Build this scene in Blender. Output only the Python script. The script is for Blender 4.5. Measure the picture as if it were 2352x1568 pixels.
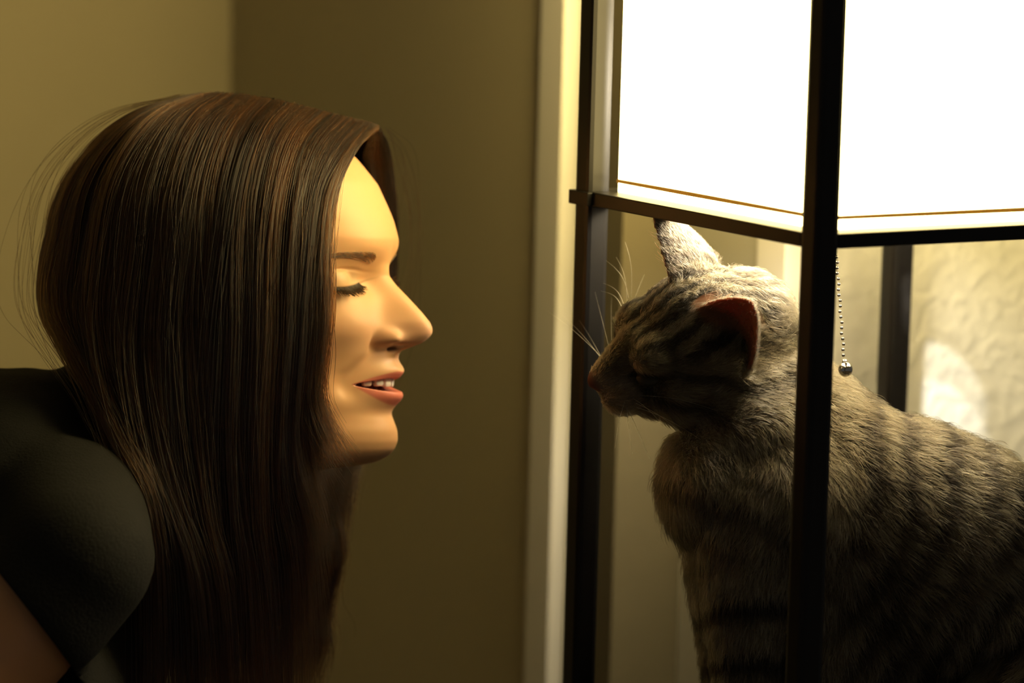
import bpy, bmesh, math, random
import numpy as np
from mathutils import Vector, Matrix
random.seed(7)
rng = np.random.default_rng(11)
for o in list(bpy.data.objects):
    bpy.data.objects.remove(o)
scene = bpy.context.scene
COL = scene.collection

# ------------------------------------------------------------------ camera, world, exposure
FPX, CX, CY = 8000.0, 1176.0, 784.0
PITCH, ROLL, CAMH = math.radians(8.385), math.radians(1.4356), 1.40
CAM = np.array([0.0, 0.0, CAMH])
_r0 = np.array([1.0, 0, 0]); _u0 = np.array([0, math.sin(PITCH), math.cos(PITCH)])
FW = np.array([0, math.cos(PITCH), -math.sin(PITCH)])
UP = math.cos(ROLL) * _u0 - math.sin(ROLL) * _r0
RT = math.cos(ROLL) * _r0 + math.sin(ROLL) * _u0

cd = bpy.data.cameras.new('camera')
cam = bpy.data.objects.new('camera', cd); COL.objects.link(cam)
cd.sensor_width = 36.0
cd.lens = FPX / 2352.0 * 36.0
cd.clip_start = 0.05
M = Matrix.Identity(4)
for i in range(3):
    M[i][0] = RT[i]; M[i][1] = UP[i]; M[i][2] = -FW[i]; M[i][3] = CAM[i]
cam.matrix_world = M
cd.dof.use_dof = True
cd.dof.focus_distance = 2.33
cd.dof.aperture_fstop = 3.4
scene.camera = cam

w = bpy.data.worlds.new('dim_room'); scene.world = w; w.use_nodes = True
w.node_tree.nodes['Background'].inputs[0].default_value = (0.72, 0.70, 0.66, 1)
w.node_tree.nodes['Background'].inputs[1].default_value = 0.068
scene.view_settings.view_transform = 'Standard'
scene.view_settings.look = 'None'
scene.view_settings.gamma = 1.0
scene.view_settings.use_curve_mapping = False
scene.view_settings.exposure = 0.0
scene.cycles.max_bounces = 5
scene.cycles.diffuse_bounces = 3
scene.cycles.glossy_bounces = 3
scene.cycles.transmission_bounces = 5
scene.cycles.use_adaptive_sampling = True
scene.cycles.adaptive_threshold = 0.06


def P(px, py, d):
    """photograph direction and distance (m) -> world point"""
    return CAM + d * (FW + (px - CX) / FPX * RT - (py - CY) / FPX * UP)


def interp(x, tab):
    t = np.array(tab, float)
    return np.interp(x, t[:, 0], t[:, 1])


def smooth_tab(tab, sig, lo, hi):
    """smoothed interpolation of a table"""
    xs = np.arange(lo - 4 * sig, hi + 4 * sig + 1, 1.0)
    ys = interp(xs, tab)
    k = np.exp(-0.5 * (np.arange(-int(4 * sig), int(4 * sig) + 1) / sig) ** 2); k /= k.sum()
    yp = np.pad(ys, len(k) // 2, mode='edge')
    return lambda q: np.interp(q, xs, np.convolve(yp, k, 'valid'))


def catmull(pts, n):
    pts = np.asarray(pts, float)
    p = np.vstack([2 * pts[0] - pts[1], pts, 2 * pts[-1] - pts[-2]])
    m = len(pts) - 1
    u = np.linspace(0, m - 1e-6, n); i = u.astype(int); t = (u - i)[:, None]
    a, b, c, d = p[i], p[i + 1], p[i + 2], p[i + 3]
    return 0.5 * (2 * b + (c - a) * t + (2 * a - 5 * b + 4 * c - d) * t ** 2 + (3 * b - a - 3 * c + d) * t ** 3)


def sstep(a, b, x):
    t = np.clip((x - a) / (b - a), 0, 1)
    return t * t * (3 - 2 * t)


def vnoise(p, scale, seed=0):
    """smooth value noise, p (N,3) -> 0..1"""
    q = np.asarray(p, float) * scale + 100.0
    i = np.floor(q).astype(np.int64); f = q - i; f = f * f * (3 - 2 * f)
    def h(a, b, c):
        n = (a * 73856093) ^ (b * 19349663) ^ (c * 83492791) ^ (seed * 2654435)
        n = (n * 1103515245 + 12345) & 0x7fffffff
        n = ((n >> 13) ^ n) * 1597334677 & 0x7fffffff
        return (n % 65536) / 65535.0
    r = 0
    for dx in (0, 1):
        for dy in (0, 1):
            for dz in (0, 1):
                wgt = (f[:, 0] if dx else 1 - f[:, 0]) * (f[:, 1] if dy else 1 - f[:, 1]) * (f[:, 2] if dz else 1 - f[:, 2])
                r = r + wgt * h(i[:, 0] + dx, i[:, 1] + dy, i[:, 2] + dz)
    return r


# ------------------------------------------------------------------ materials
def mat(name, color, rough=0.6, spec=0.5, metal=0.0, bump=None, vary=None, emit=None, sss=0.0):
    m = bpy.data.materials.new(name); m.use_nodes = True
    nt = m.node_tree; b = nt.nodes['Principled BSDF']
    b.inputs['Base Color'].default_value = (*color, 1)
    b.inputs['Roughness'].default_value = rough
    b.inputs['Specular IOR Level'].default_value = spec
    b.inputs['Metallic'].default_value = metal
    if sss:
        b.inputs['Subsurface Weight'].default_value = sss
        b.inputs['Subsurface Radius'].default_value = (0.006, 0.0025, 0.0012)
        b.inputs['Subsurface Scale'].default_value = 1.0
    if emit:
        b.inputs['Emission Color'].default_value = (*emit[0], 1)
        b.inputs['Emission Strength'].default_value = emit[1]
    tc = nt.nodes.new('ShaderNodeTexCoord')
    if vary:
        n = nt.nodes.new('ShaderNodeTexNoise'); n.inputs['Scale'].default_value = vary[0]; n.inputs['Detail'].default_value = 5
        nt.links.new(tc.outputs['Object'], n.inputs['Vector'])
        mx = nt.nodes.new('ShaderNodeMix'); mx.data_type = 'RGBA'
        mx.inputs[6].default_value = (*[c * (1 - vary[1]) for c in color], 1)
        mx.inputs[7].default_value = (*[min(1, c * (1 + vary[1])) for c in color], 1)
        nt.links.new(n.outputs['Fac'], mx.inputs[0]); nt.links.new(mx.outputs[2], b.inputs['Base Color'])
    if bump:
        n = nt.nodes.new('ShaderNodeTexNoise'); n.inputs['Scale'].default_value = bump[0]; n.inputs['Detail'].default_value = 4
        n.inputs['Distortion'].default_value = 0.6
        nt.links.new(tc.outputs['Object'], n.inputs['Vector'])
        rp = nt.nodes.new('ShaderNodeValToRGB'); rp.color_ramp.elements[0].position = 0.42; rp.color_ramp.elements[1].position = 0.62
        nt.links.new(n.outputs['Fac'], rp.inputs[0])
        bp = nt.nodes.new('ShaderNodeBump'); bp.inputs['Strength'].default_value = bump[1]; bp.inputs['Distance'].default_value = bump[2]
        nt.links.new(rp.outputs[0], bp.inputs['Height']); nt.links.new(bp.outputs['Normal'], b.inputs['Normal'])
    return m


def attr_color(m, name='col'):
    nt = m.node_tree
    a = nt.nodes.new('ShaderNodeAttribute'); a.attribute_name = name
    return a


MAT = {}
MAT['wall'] = mat('textured_wall_paint', (0.86, 0.85, 0.78), 0.75, 0.3, bump=(75, 0.30, 0.003), vary=(3, 0.05))
MAT['smooth_wall'] = mat('smooth_wall_paint', (0.46, 0.40, 0.25), 0.8, 0.25, bump=(90, 0.12, 0.001), vary=(2.5, 0.07))
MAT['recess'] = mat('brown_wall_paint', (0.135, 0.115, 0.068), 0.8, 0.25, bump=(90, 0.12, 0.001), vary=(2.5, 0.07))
MAT['grey_wall'] = mat('grey_wall_paint', (0.42, 0.40, 0.31), 0.8, 0.25, bump=(90, 0.12, 0.001))
MAT['trim'] = mat('trim_paint', (0.80, 0.77, 0.68), 0.45, 0.4, vary=(4, 0.03))
MAT['floor'] = mat('carpet', (0.32, 0.27, 0.2), 0.95, 0.1, bump=(300, 0.6, 0.004), vary=(60, 0.15))
MAT['ceiling'] = mat('ceiling_paint', (0.6, 0.56, 0.46), 0.9, 0.2, bump=(60, 0.3, 0.002))
MAT['black'] = mat('black_lacquer', (0.012, 0.0105, 0.009), 0.40, 0.26, vary=(30, 0.2))
MAT['shelf'] = mat('black_board', (0.02, 0.017, 0.014), 0.5, 0.4, vary=(20, 0.25))
MAT['shade'] = mat('lit_paper_shade', (0.85, 0.8, 0.68), 0.8, 0.2, emit=((1.0, 0.77, 0.31), 12.0))
MAT['liner'] = mat('shade_liner', (0.85, 0.8, 0.68), 0.8, 0.2, emit=((1.0, 0.8, 0.45), 1.6))
MAT['bulb'] = mat('glowing_bulb', (1, 1, 1), 0.5, 0.2, emit=((1.0, 0.88, 0.66), 215.0))
MAT['brass'] = mat('nickel_chain', (0.85, 0.80, 0.70), 0.16, 0.5, metal=1.0)
MAT['white_plastic'] = mat('socket_plastic', (0.7, 0.68, 0.62), 0.4, 0.5)


def link(o, parent=None):
    COL.objects.link(o)
    if parent is not None:
        o.parent = parent
        o.matrix_parent_inverse = parent.matrix_world.inverted()
    return o


def empty(name, loc, label=None, cat=None, group=None):
    o = bpy.data.objects.new(name, None); COL.objects.link(o)
    o.location = loc; o.empty_display_size = 0.05
    bpy.context.view_layer.update()
    if label: o['label'] = label
    if cat: o['category'] = cat
    if group: o['group'] = group
    return o


def mesh_obj(name, verts, faces, m, parent=None, smooth=False):
    me = bpy.data.meshes.new(name)
    me.from_pydata([tuple(map(float, v)) for v in verts], [], [tuple(int(i) for i in f) for f in faces])
    me.validate(); me.update()
    if m: me.materials.append(m)
    if smooth:
        me.shade_smooth()
    return link(bpy.data.objects.new(name, me), parent)


def bm_obj(name, bm, m, parent=None, smooth=False):
    me = bpy.data.meshes.new(name)
    bmesh.ops.recalc_face_normals(bm, faces=bm.faces)
    bm.to_mesh(me); bm.free()
    if m: me.materials.append(m)
    if smooth: me.shade_smooth()
    return link(bpy.data.objects.new(name, me), parent)


# room axes: e1 runs along the wall behind the lamp, n points into that wall
TH = math.radians(31.238)
E1 = np.array([math.cos(TH), math.sin(TH), 0]); NN = np.array([-math.sin(TH), math.cos(TH), 0]); ZZ = np.array([0, 0, 1.0])


def abox(bm, origin, a, b, z, bevel=0.0):
    """box in room axes: a=(a0,a1) along E1, b=(b0,b1) along NN, z=(z0,z1)"""
    vs = []
    for k in (0, 1):
        for j in (0, 1):
            for i in (0, 1):
                p = origin + E1 * a[i] + NN * b[j] + ZZ * z[k]
                vs.append(bm.verts.new(p))
    fs = [bm.faces.new([vs[i] for i in q]) for q in ((0, 2, 3, 1), (4, 5, 7, 6), (0, 1, 5, 4), (2, 6, 7, 3), (0, 4, 6, 2), (1, 3, 7, 5))]
    if bevel:
        es = list({e for f in fs for e in f.edges})
        bmesh.ops.bevel(bm, geom=es, offset=bevel, segments=2, affect='EDGES', profile=0.6)


def box_obj(name, m, origin, a, b, z, parent=None, bevel=0.0):
    bm = bmesh.new(); abox(bm, origin, a, b, z, bevel)
    return bm_obj(name, bm, m, parent)


# ------------------------------------------------------------------ the lamp's place
LF = np.array([0.19215, 2.18093, 0.0])            # foot of the post nearest the camera
S = 0.268
ZB = 1.1428                                       # underside of the rail under the shade
POSTS = {'front': LF, 'left': LF + S * NN, 'right': LF + S * E1, 'back': LF + S * NN + S * E1}
LC = LF + 0.5 * S * (E1 + NN)

# ------------------------------------------------------------------ room shell
def struct(o, label=None):
    o['kind'] = 'structure'
    if label: o['label'] = label
    return o


RH = 2.5
# frame of reference: the wall plane behind the lamp
WA = POSTS['back'] + 0.075 * NN                    # a point of that wall
def along(px, py, off_b):
    """distance along E1 (from WA) where the sight line of px meets the plane at NN-offset off_b"""
    d = FW + (px - CX) / FPX * RT - (py - CY) / FPX * UP
    t = ((WA + NN * off_b - CAM) @ NN) / (d @ NN)
    return (CAM + t * d - WA) @ E1
def depth_b(px, py, off_a):
    d = FW + (px - CX) / FPX * RT - (py - CY) / FPX * UP
    t = ((WA + E1 * off_a - CAM) @ E1) / (d @ E1)
    return (CAM + t * d - WA) @ NN
aR = along(1803, 600, -0.006)                      # outer corner of the trim on the textured wall
bJ = depth_b(1737, 600, aR)
struct(box_obj('wall_back', MAT['wall'], WA, (aR + 0.028, 2.2), (0.0, bJ - 0.001), (0, RH)), 'cream knockdown-textured wall behind the lamp')
tr = box_obj('trim_1', MAT['trim'], WA, (aR, aR + 0.028), (-0.006, bJ), (0, RH), bevel=0.0015)
struct(tr, 'narrow cream corner trim beside the textured wall')
aS = aR + 0.004
bG = depth_b(1585, 600, aS)
struct(box_obj('wall_side', MAT['grey_wall'], WA, (aS, aS + 0.1), (bJ, bG + 0.05), (0, RH)), 'grey side of the recess beside the trim')
b0 = 0.20
cL = along(1276, 784, b0)
bF = depth_b(1222, 784, cL)
struct(box_obj('trim_2', MAT['trim'], WA, (cL, cL + 0.020), (b0, bF), (0, RH), bevel=0.0015), 'pale door casing behind the black lamp post')
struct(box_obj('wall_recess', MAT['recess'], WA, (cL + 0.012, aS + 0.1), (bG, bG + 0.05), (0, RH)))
bW = depth_b(530, 120, cL + 0.006)
struct(box_obj('wall_right', MAT['smooth_wall'], WA, (cL + 0.006, cL + 0.010), (bF - 0.001, bW + 0.1), (0, RH)))
struct(box_obj('wall_left', MAT['smooth_wall'], WA, (-2.6, cL + 0.05), (bW, bW + 0.1), (0, RH)))
struct(box_obj('floor', MAT['floor'], WA, (-2.6, 2.2), (-3.6, 1.6), (-0.05, 0)))
struct(box_obj('ceiling', MAT['ceiling'], WA, (-2.6, 2.2), (-3.6, 1.6), (RH, RH + 0.05)))

# ------------------------------------------------------------------ the lamp
lamp = empty('floor_lamp', LC, 'black four-post shelf floor lamp with a glowing white shade, around the cat', 'lamp')
PS = 0.0090
LTOP = 1.62
for k, p in POSTS.items():
    box_obj('post', MAT['black'], p, (-PS, PS), (-PS, PS), (0, LTOP), lamp, bevel=0.0035)
RTHK = 0.0098
def rail_set(zb, name, wide, lip=False):
    # four rails between the posts, in the directions of the square
    box_obj(name, MAT['black'], LF, (-PS + 0.001, wide), (PS, S - PS), (zb, zb + RTHK), lamp, bevel=0.001)
    box_obj(name, MAT['black'], LF, (PS, S - PS), (-PS + 0.001, wide), (zb, zb + RTHK), lamp, bevel=0.001)
    box_obj(name, MAT['black'], LF, (S - wide, S + PS - 0.001), (PS, S - PS), (zb, zb + RTHK), lamp, bevel=0.001)
    box_obj(name, MAT['black'], LF, (PS, S - PS), (S - wide, S + PS - 0.001), (zb, zb + RTHK), lamp, bevel=0.001)
rail_set(ZB, 'rail', 0.015)
box_obj('rail_cap', MAT['black'], POSTS['left'], (-PS - 0.003, PS * 0.2), (-PS - 0.004, PS + 0.003), (ZB - 0.0003, ZB + RTHK - 0.0003), lamp, bevel=0.0008)
rail_set(LTOP - 0.012, 'rail', 0.022)
# shade: four paper panels
SB, ST = ZB + RTHK, LTOP - 0.02
di, ee = 0.0100, 0.0175
def shade_panel(a, bb, outer):
    o = box_obj('shade_panel', MAT['shade'], LF, a, bb, (SB, ST), lamp)
    o.data.materials.append(MAT['liner'])
    for p in o.data.polygons:
        if np.array(p.normal) @ outer < 0.5: p.material_index = 1
shade_panel((di, di + 0.002), (ee, S - ee), -E1)
shade_panel((ee, S - ee), (di, di + 0.002), -NN)
shade_panel((S - di - 0.002, S - di), (ee, S - ee), E1)
shade_panel((ee, S - ee), (S - di - 0.002, S - di), NN)
MAT['rod'] = mat('brown_lath', (0.26, 0.16, 0.06), 0.5, 0.4)
_nt = MAT['rod'].node_tree; _t = _nt.nodes.new('ShaderNodeBsdfTranslucent'); _t.inputs[0].default_value = (0.15, 0.115, 0.05, 1)
_m = _nt.nodes.new('ShaderNodeAddShader'); _nt.links.new(_nt.nodes['Principled BSDF'].outputs[0], _m.inputs[0]); _nt.links.new(_t.outputs[0], _m.inputs[1])
_nt.links.new(_m.outputs[0], _nt.nodes['Material Output'].inputs['Surface'])
for a_, b_ in (((di - 0.0016, di - 0.0002), (ee, S - ee)), ((ee, S - ee), (di - 0.0016, di - 0.0002)), ((S - di + 0.0002, S - di + 0.0016), (ee, S - ee)), ((ee, S - ee), (S - di + 0.0002, S - di + 0.0016))):
    box_obj('shade_lath', MAT['rod'], LF, a_, b_, (SB + 0.0066, SB + 0.0090), lamp)
# shelves
ZS = 0.745
def shelf(z):
    bm = bmesh.new(); abox(bm, LF, (PS + 0.001, S - PS - 0.001), (-PS + 0.001, S + PS - 0.001), (z - 0.014, z), 0.0015)
    abox(bm, LF, (-PS + 0.001, PS + 0.001), (PS + 0.001, S - PS - 0.001), (z - 0.014, z)); abox(bm, LF, (S - PS - 0.001, S + PS - 0.001), (PS + 0.001, S - PS - 0.001), (z - 0.014, z))
    return bm_obj('shelf', bm, MAT['shelf'], lamp)
for z in (ZS, 0.40, 0.09):
    shelf(z)
# cross bar (widened and turned to shadow a wall strip), socket, bulb, chain
bm = bmesh.new()
sd_ = 0.58 * E1 + 0.815 * NN; sq_ = -0.815 * E1 + 0.58 * NN
vs_ = [bm.verts.new(LC + sd_ * i * 0.140 + sq_ * j * 0.020 + ZZ * (ZB + k)) for k in (0.005, 0.009) for i, j in ((-1, -1), (1, -1), (1, 1), (-1, 1))]
for q in ((0, 3, 2, 1), (4, 5, 6, 7), (0, 1, 5, 4), (1, 2, 6, 5), (2, 3, 7, 6), (3, 0, 4, 7)): bm.faces.new([vs_[i] for i in q])
bm_obj('shadow_cross_bar', bm, MAT['black'], lamp)


def lathe(name, prof, m, loc, parent=None, seg=24, smooth=True):
    bm = bmesh.new(); rings = []
    for r, z in prof:
        rings.append([bm.verts.new((loc[0] + r * math.cos(2 * math.pi * i / seg), loc[1] + r * math.sin(2 * math.pi * i / seg), loc[2] + z)) for i in range(seg)])
    for a, b in zip(rings, rings[1:]):
        for i in range(seg):
            j = (i + 1) % seg
            bm.faces.new((a[i], a[j], b[j], b[i]))
    bm.faces.new(rings[0]); bm.faces.new(rings[-1])
    return bm_obj(name, bm, m, parent, smooth)


sock = LC + ZZ * (ZB + 0.010)
lathe('socket', [(0.006, -0.001), (0.017, 0.0), (0.019, 0.008), (0.019, 0.022), (0.016, 0.026)], MAT['white_plastic'], sock, lamp)
BC = LC + ZZ * (ZB + 0.072)
lathe('bulb', [(0.004, -0.040), (0.012, -0.038), (0.013, -0.032), (0.017, -0.016), (0.0215, 0.0), (0.022, 0.009), (0.019, 0.021), (0.011, 0.029), (0.003, 0.031)], MAT['bulb'], BC, lamp)
# bead chain
cpx0, cpx1 = P(1921, 590, 2.33), P(1939, 828, 2.33)
bm = bmesh.new()
nb = 20
for i in range(nb):
    t = i / (nb - 1)
    c = cpx0 + (cpx1 - cpx0) * t + RT * 0.0004 * math.sin(i * 1.7)
    bmesh.ops.create_uvsphere(bm, u_segments=8, v_segments=6, radius=0.0012, matrix=Matrix.Translation(Vector(c)))
chain = bm_obj('pull_chain', bm, MAT['brass'], lamp, True)
bm = bmesh.new()
bmesh.ops.create_uvsphere(bm, u_segments=20, v_segments=14, radius=0.0050, matrix=Matrix.Translation(Vector(P(1942, 848, 2.33))))
bmesh.ops.create_cone(bm, cap_ends=True, segments=12, radius1=0.0022, radius2=0.0016, depth=0.004, matrix=Matrix.Translation(Vector(P(1940, 832, 2.33))))
bm_obj('pull_ball', bm, MAT['brass'], chain, True)


# added unseen spots, aimed to draw the bright patch on the wall
def added_light(name, kind, loc, power, color, radius, aim=None, **kw):
    ld = bpy.data.lights.new(name, kind); ld.energy = power; ld.color = color; ld.shadow_soft_size = radius
    for a, b in kw.items(): setattr(ld, a, b)
    o = bpy.data.objects.new(name, ld); link(o, lamp)
    bpy.context.view_layer.update()
    mw = Matrix.Translation(Vector(loc))
    if aim is not None:
        mw = mw @ (Vector(aim) - Vector(loc)).to_track_quat('-Z', 'Y').to_matrix().to_4x4()
    o.matrix_world = mw
    return o
for tx, ty in ((2164, 885), (2172, 985)):
    td = FW + (tx - CX) / FPX * RT - (ty - CY) / FPX * UP
    tgt = CAM + td * (((WA - CAM) @ NN) / (td @ NN))
    added_light('wall_patch_spot', 'SPOT', LC + E1 * 0.05 + NN * 0.03 + ZZ * (ZB + 0.015), 3.0, (1.0, 0.97, 0.90), 0.003, aim=tgt, spot_size=math.radians(10.2), spot_blend=0.10)

# ------------------------------------------------------------------ the woman
DW = 2.42
KS = DW / 2.25                                     # her size against the 2.25 m reference
SC = FPX / 2.25                                      # photograph pixels per metre at her distance
person = empty('person', np.array([-0.66, 2.42, 0.0]), 'smiling person with long brown hair leaning toward the cat, wearing a black top', 'person')
YAW = math.radians(18)
H0 = P(750, 665, DW)
HF = math.cos(YAW) * RT - math.sin(YAW) * FW       # face direction
HN = -math.sin(YAW) * RT - math.cos(YAW) * FW      # her right side, towards the camera
HU = UP.copy()
CYW = math.cos(YAW)
LO, HI = 250, 1180
fF0 = smooth_tab([(256, 560), (264, 640), (280, 700), (310, 757), (369, 815), (423, 858), (473, 881), (505, 895), (535, 904), (550, 906), (579, 899), (611, 893), (650, 893), (700, 895), (760, 901), (812, 911), (840, 912), (860, 909), (900, 906), (950, 904), (970, 905), (988, 910), (1011, 911), (1031, 904), (1046, 889), (1058, 867), (1066, 838), (1071, 795), (1078, 730), (1092, 690), (1180, 650)], 4, LO, HI)
fB = smooth_tab([(256, 520), (264, 455), (280, 400), (310, 345), (360, 300), (420, 268), (490, 250), (570, 247), (650, 258), (740, 290), (820, 335), (900, 365), (1000, 380), (1180, 330)], 8, LO, HI)
fW = smooth_tab([(256, 12), (264, 28), (280, 43), (320, 58), (400, 70), (480, 75), (560, 75), (650, 73), (740, 69), (800, 66), (860, 63), (920, 60), (980, 56), (1031, 50), (1058, 47), (1070, 46), (1100, 50), (1180, 52)], 8, LO, HI)
fA = smooth_tab([(300, 0), (500, 1), (600, 4), (650, 7), (700, 5), (760, 6), (790, 10), (815, 12), (870, 14), (920, 14), (970, 14), (1011, 13), (1040, 11), (1066, 8), (1090, 0), (1180, 0)], 12, LO, HI)
# nose ridge above the face (px) and its half width (mm)
fNz = smooth_tab([(590, 0), (605, 0), (634, 5), (661, 24), (693, 48), (720, 70), (740, 84), (752, 88), (759, 88), (766, 86), (773, 81), (781, 72), (788, 62), (795, 45), (800, 30), (806, 13), (814, 4), (822, 0)], 2.0, LO, HI)
fNw = smooth_tab([(600, 9), (640, 8.5), (690, 8.5), (720, 9.5), (745, 11), (770, 11.5), (795, 10), (820, 9)], 6, LO, HI)


def gz(v, s):
    return np.exp(-0.5 * (v / s) ** 2)


def mouth_edges(l):
    q = np.clip(np.abs(l) / 0.027, 0, 1.2)
    yu = 866 + 3 * np.clip(1 - q * 4, 0, 1) + 15 * q ** 1.6
    yl = 898 - 15 * q ** 2.2
    return q, yu, yl


def head_pts(th, py):
    """surface of head and neck; th 0 = front midline, +th = her right (near) side; returns world xyz and masks"""
    F = (fF0(py) - 750) / SC / CYW; B = (fB(py) - 750) / SC / CYW; W = fW(py) * 1e-3
    xc = B + 0.48 * (F - B)
    c, s = np.cos(th), np.sin(th)
    front = c > 0
    x = np.where(front, xc + (F - xc) * np.sign(c) * np.abs(c) ** 1.0, xc + (xc - B) * c)
    y = W * np.sign(s) * np.abs(s) ** np.where(front, 1.0, 0.9)
    fm = np.clip(c * 3, 0, 1)                       # only the front half carries features
    al = np.abs(y)
    q = (al / 0.028) ** 2
    x = x - fA(py) * 1e-3 * q / (1 + q) * fm
    # temples, brow ridge
    x += 0.0018 * gz(al - 0.022, 0.014) * gz(py - 572, 16) * fm
    # eye sockets and lids
    x -= 0.0060 * gz(al - 0.027, 0.012) * gz(py - 640, 24) * fm
    x -= 0.0044 * gz(al - 0.0145, 0.006) * gz(py - 648, 26) * fm
    ey, ez, er = 0.0315, 650.0, 0.0128
    ex = (fF0(np.array(650.0)) - 750) / SC / CYW - 0.0280
    dd = er ** 2 - (al - ey) ** 2 - ((py - ez) / SC) ** 2
    sx = np.where(dd > 0, ex + np.sqrt(np.maximum(dd, 0)), -1)
    k = 0.0022
    hsm = np.clip(0.5 + 0.5 * (sx - x) / k, 0, 1)
    xs = x + (sx - x) * hsm + k * hsm * (1 - hsm)
    lidzone = (sx > x - k) & (fm > 0)
    x = np.where(lidzone, xs, x)
    lash_y = 661 + 0.0 * al - 10 * ((al - ey) / 0.014)**2 * 0.5 + 6 * (al - ey) / 0.014
    inlid = gz(al - ey, 0.010) * fm
    x -= 0.0014 * sstep(-1.0, 3.0, py - lash_y) * gz(py - lash_y, 12) * inlid
    x -= 0.0012 * gz(py - (628 - 8 * gz(al - ey, 0.010)), 3.0) * inlid
    # smile-lifted cheeks, fold beside the mouth
    x += 0.0062 * gz(al - 0.037, 0.014) * gz(py - 752, 38) * fm
    x -= 0.0030 * gz(al - 0.040, 0.010) * gz(py - 845, 30) * fm
    fold_l = 0.0165 + (py - 790) / 100.0 * 0.0185
    fw = gz(py - 838, 42)
    x -= 0.0032 * gz(al - fold_l, 0.0046) * fw * fm
    x += 0.0022 * gz(al - fold_l - 0.008, 0.006) * fw * fm
    x += 0.0024 * gz(al - 0.040, 0.006) * gz(py - 915, 34) * fm
    x -= 0.0022 * gz(al - 0.031, 0.0035) * gz(py - 892, 16) * fm
    # nose
    nz = fNz(py) / SC / CYW; nw = fNw(py) * 1e-3
    x += nz * np.exp(-(al / nw) ** 2.4) * fm
    x += 0.0030 * gz(al - 0.009, 0.006) * sstep(640, 700, py) * (1 - sstep(760, 800, py)) * fm
    ala = gz(al - 0.0148, 0.0038) * np.where(py < 781, gz(py - 781, 15), gz(py - 781, 9.5))
    x += 0.0095 * ala * fm
    yl_out = 0.0018 * ala
    x -= 0.0052 * gz(al - 0.0204, 0.0022) * gz(py - 784, 14) * fm
    x -= 0.0042 * gz(al - 0.0098, 0.0026) * gz(py - 768, 14) * fm
    x -= 0.0075 * gz(al - 0.0065, 0.0026) * gz(py - 799, 5.0) * fm
    x -= 0.0022 * gz(al, 0.016) * gz(py - 948, 12) * fm
    x += 0.0004 * gz(al, 0.012) * gz(py - 1000, 22) * fm
    # philtrum
    x -= 0.0010 * gz(al, 0.0022) * gz(py - 832, 10) * fm
    # lips
    q, yu, yl = mouth_edges(y)
    tp = np.sqrt(np.clip(1 - q ** 2, 0, 1)); tp2 = np.clip(1.02 - q ** 1.5, 0, 1)
    x += 0.0050 * gz(py - (yu - 16), np.where(py < yu - 16, 13, 12)) * tp2 * fm
    x += 0.0058 * gz(py - (yl + 10), np.where(py < yl + 10, 14, 15)) * tp2 * fm
    op = sstep(-1.5, 2.0, py - yu) * sstep(-1.5, 2.0, yl - py) * np.clip((1.0 - q) * 8, 0, 1)
    x -= 0.0105 * op * fm
    y = y + np.sign(y) * yl_out * fm
    pos = H0[None] + KS * (x.reshape(-1, 1) * HF[None] + y.reshape(-1, 1) * HN[None] + ((665 - py) / SC).reshape(-1, 1) * HU[None])
    up_h = np.where(q < 1, 15 * (1 - q ** 2) ** 0.7 + 1, 0); lo_h = np.where(q < 1, 31 * (1 - q ** 2) ** 0.75 + 2, 0)
    lip = (sstep(yu - up_h - 2, yu - up_h + 2, py) * (py <= yu + 2) + (py >= yl - 2) * (1 - sstep(yl + lo_h - 4, yl + lo_h + 2, py))) * (q < 1.03) * (fm > 0)
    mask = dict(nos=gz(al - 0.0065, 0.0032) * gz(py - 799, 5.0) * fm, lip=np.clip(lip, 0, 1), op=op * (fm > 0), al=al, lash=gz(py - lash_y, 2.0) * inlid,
                lid=sstep(0.25, 0.9, inlid) * gz(py - 642, 12), fm=fm)
    return pos, mask


NT = 260
tt = np.linspace(-1, 1, NT, endpoint=False)
thg = math.pi * (0.42 * tt + 0.58 * tt ** 3)
pyg = np.concatenate([np.linspace(257, 300, 16, endpoint=False), np.linspace(300, 540, 60, endpoint=False), np.linspace(540, 1075, 330, endpoint=False), np.linspace(1075, 1178, 16)])
TT, PYG = np.meshgrid(thg, pyg)
hp, hm = head_pts(TT.ravel(), PYG.ravel())
NR = len(pyg)
faces = []
for r in range(NR - 1):
    a = r * NT
    for i in range(NT):
        j = (i + 1) % NT
        faces.append((a + i, a + j, a + NT + j, a + NT + i))
topc = len(hp); hp = np.vstack([hp, hp[:NT].mean(0) + 0.0006 * HU, hp[-NT:].mean(0)])
for i in range(NT):
    j = (i + 1) % NT
    faces.append((topc, j, i)); faces.append((topc + 1, (NR - 1) * NT + i, (NR - 1) * NT + j))
skin = np.array([0.82, 0.465, 0.24]); lipc = np.array([0.70, 0.19, 0.13]); inner = np.array([0.16, 0.035, 0.03]); scal = np.array([0.03, 0.018, 0.012])
pc = np.tile(skin, (len(hp), 1))
n0 = NR * NT
def blend(a, col, m):
    a[:n0] = a[:n0] * (1 - m[:, None]) + col * m[:, None]
py_f = PYG.ravel(); th_f = TT.ravel()
blush = gz(hm['al'] - 0.036, 0.016) * gz(py_f - 760, 40) * 0.35 * hm['fm']
blend(pc, np.array([0.72, 0.40, 0.28]), blush)
blend(pc, np.array([0.70, 0.40, 0.28]), 0.5 * gz(hm['al'], 0.016) * gz(py_f - 770, 26) * hm['fm'])
blend(pc, np.array([0.62, 0.47, 0.30]), 0.5 * hm['lid'])
blend(pc, lipc, hm['lip'] * 0.92)
blend(pc, inner, hm['op'])
blend(pc, np.array([0.10, 0.03, 0.02]), 0.85 * sstep(0.25, 0.8, hm['nos']))  # nostril pits: inner skin, darkened to put their shadow into the colour
blend(pc, np.array([0.03, 0.02, 0.018]), hm['lash'])
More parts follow.
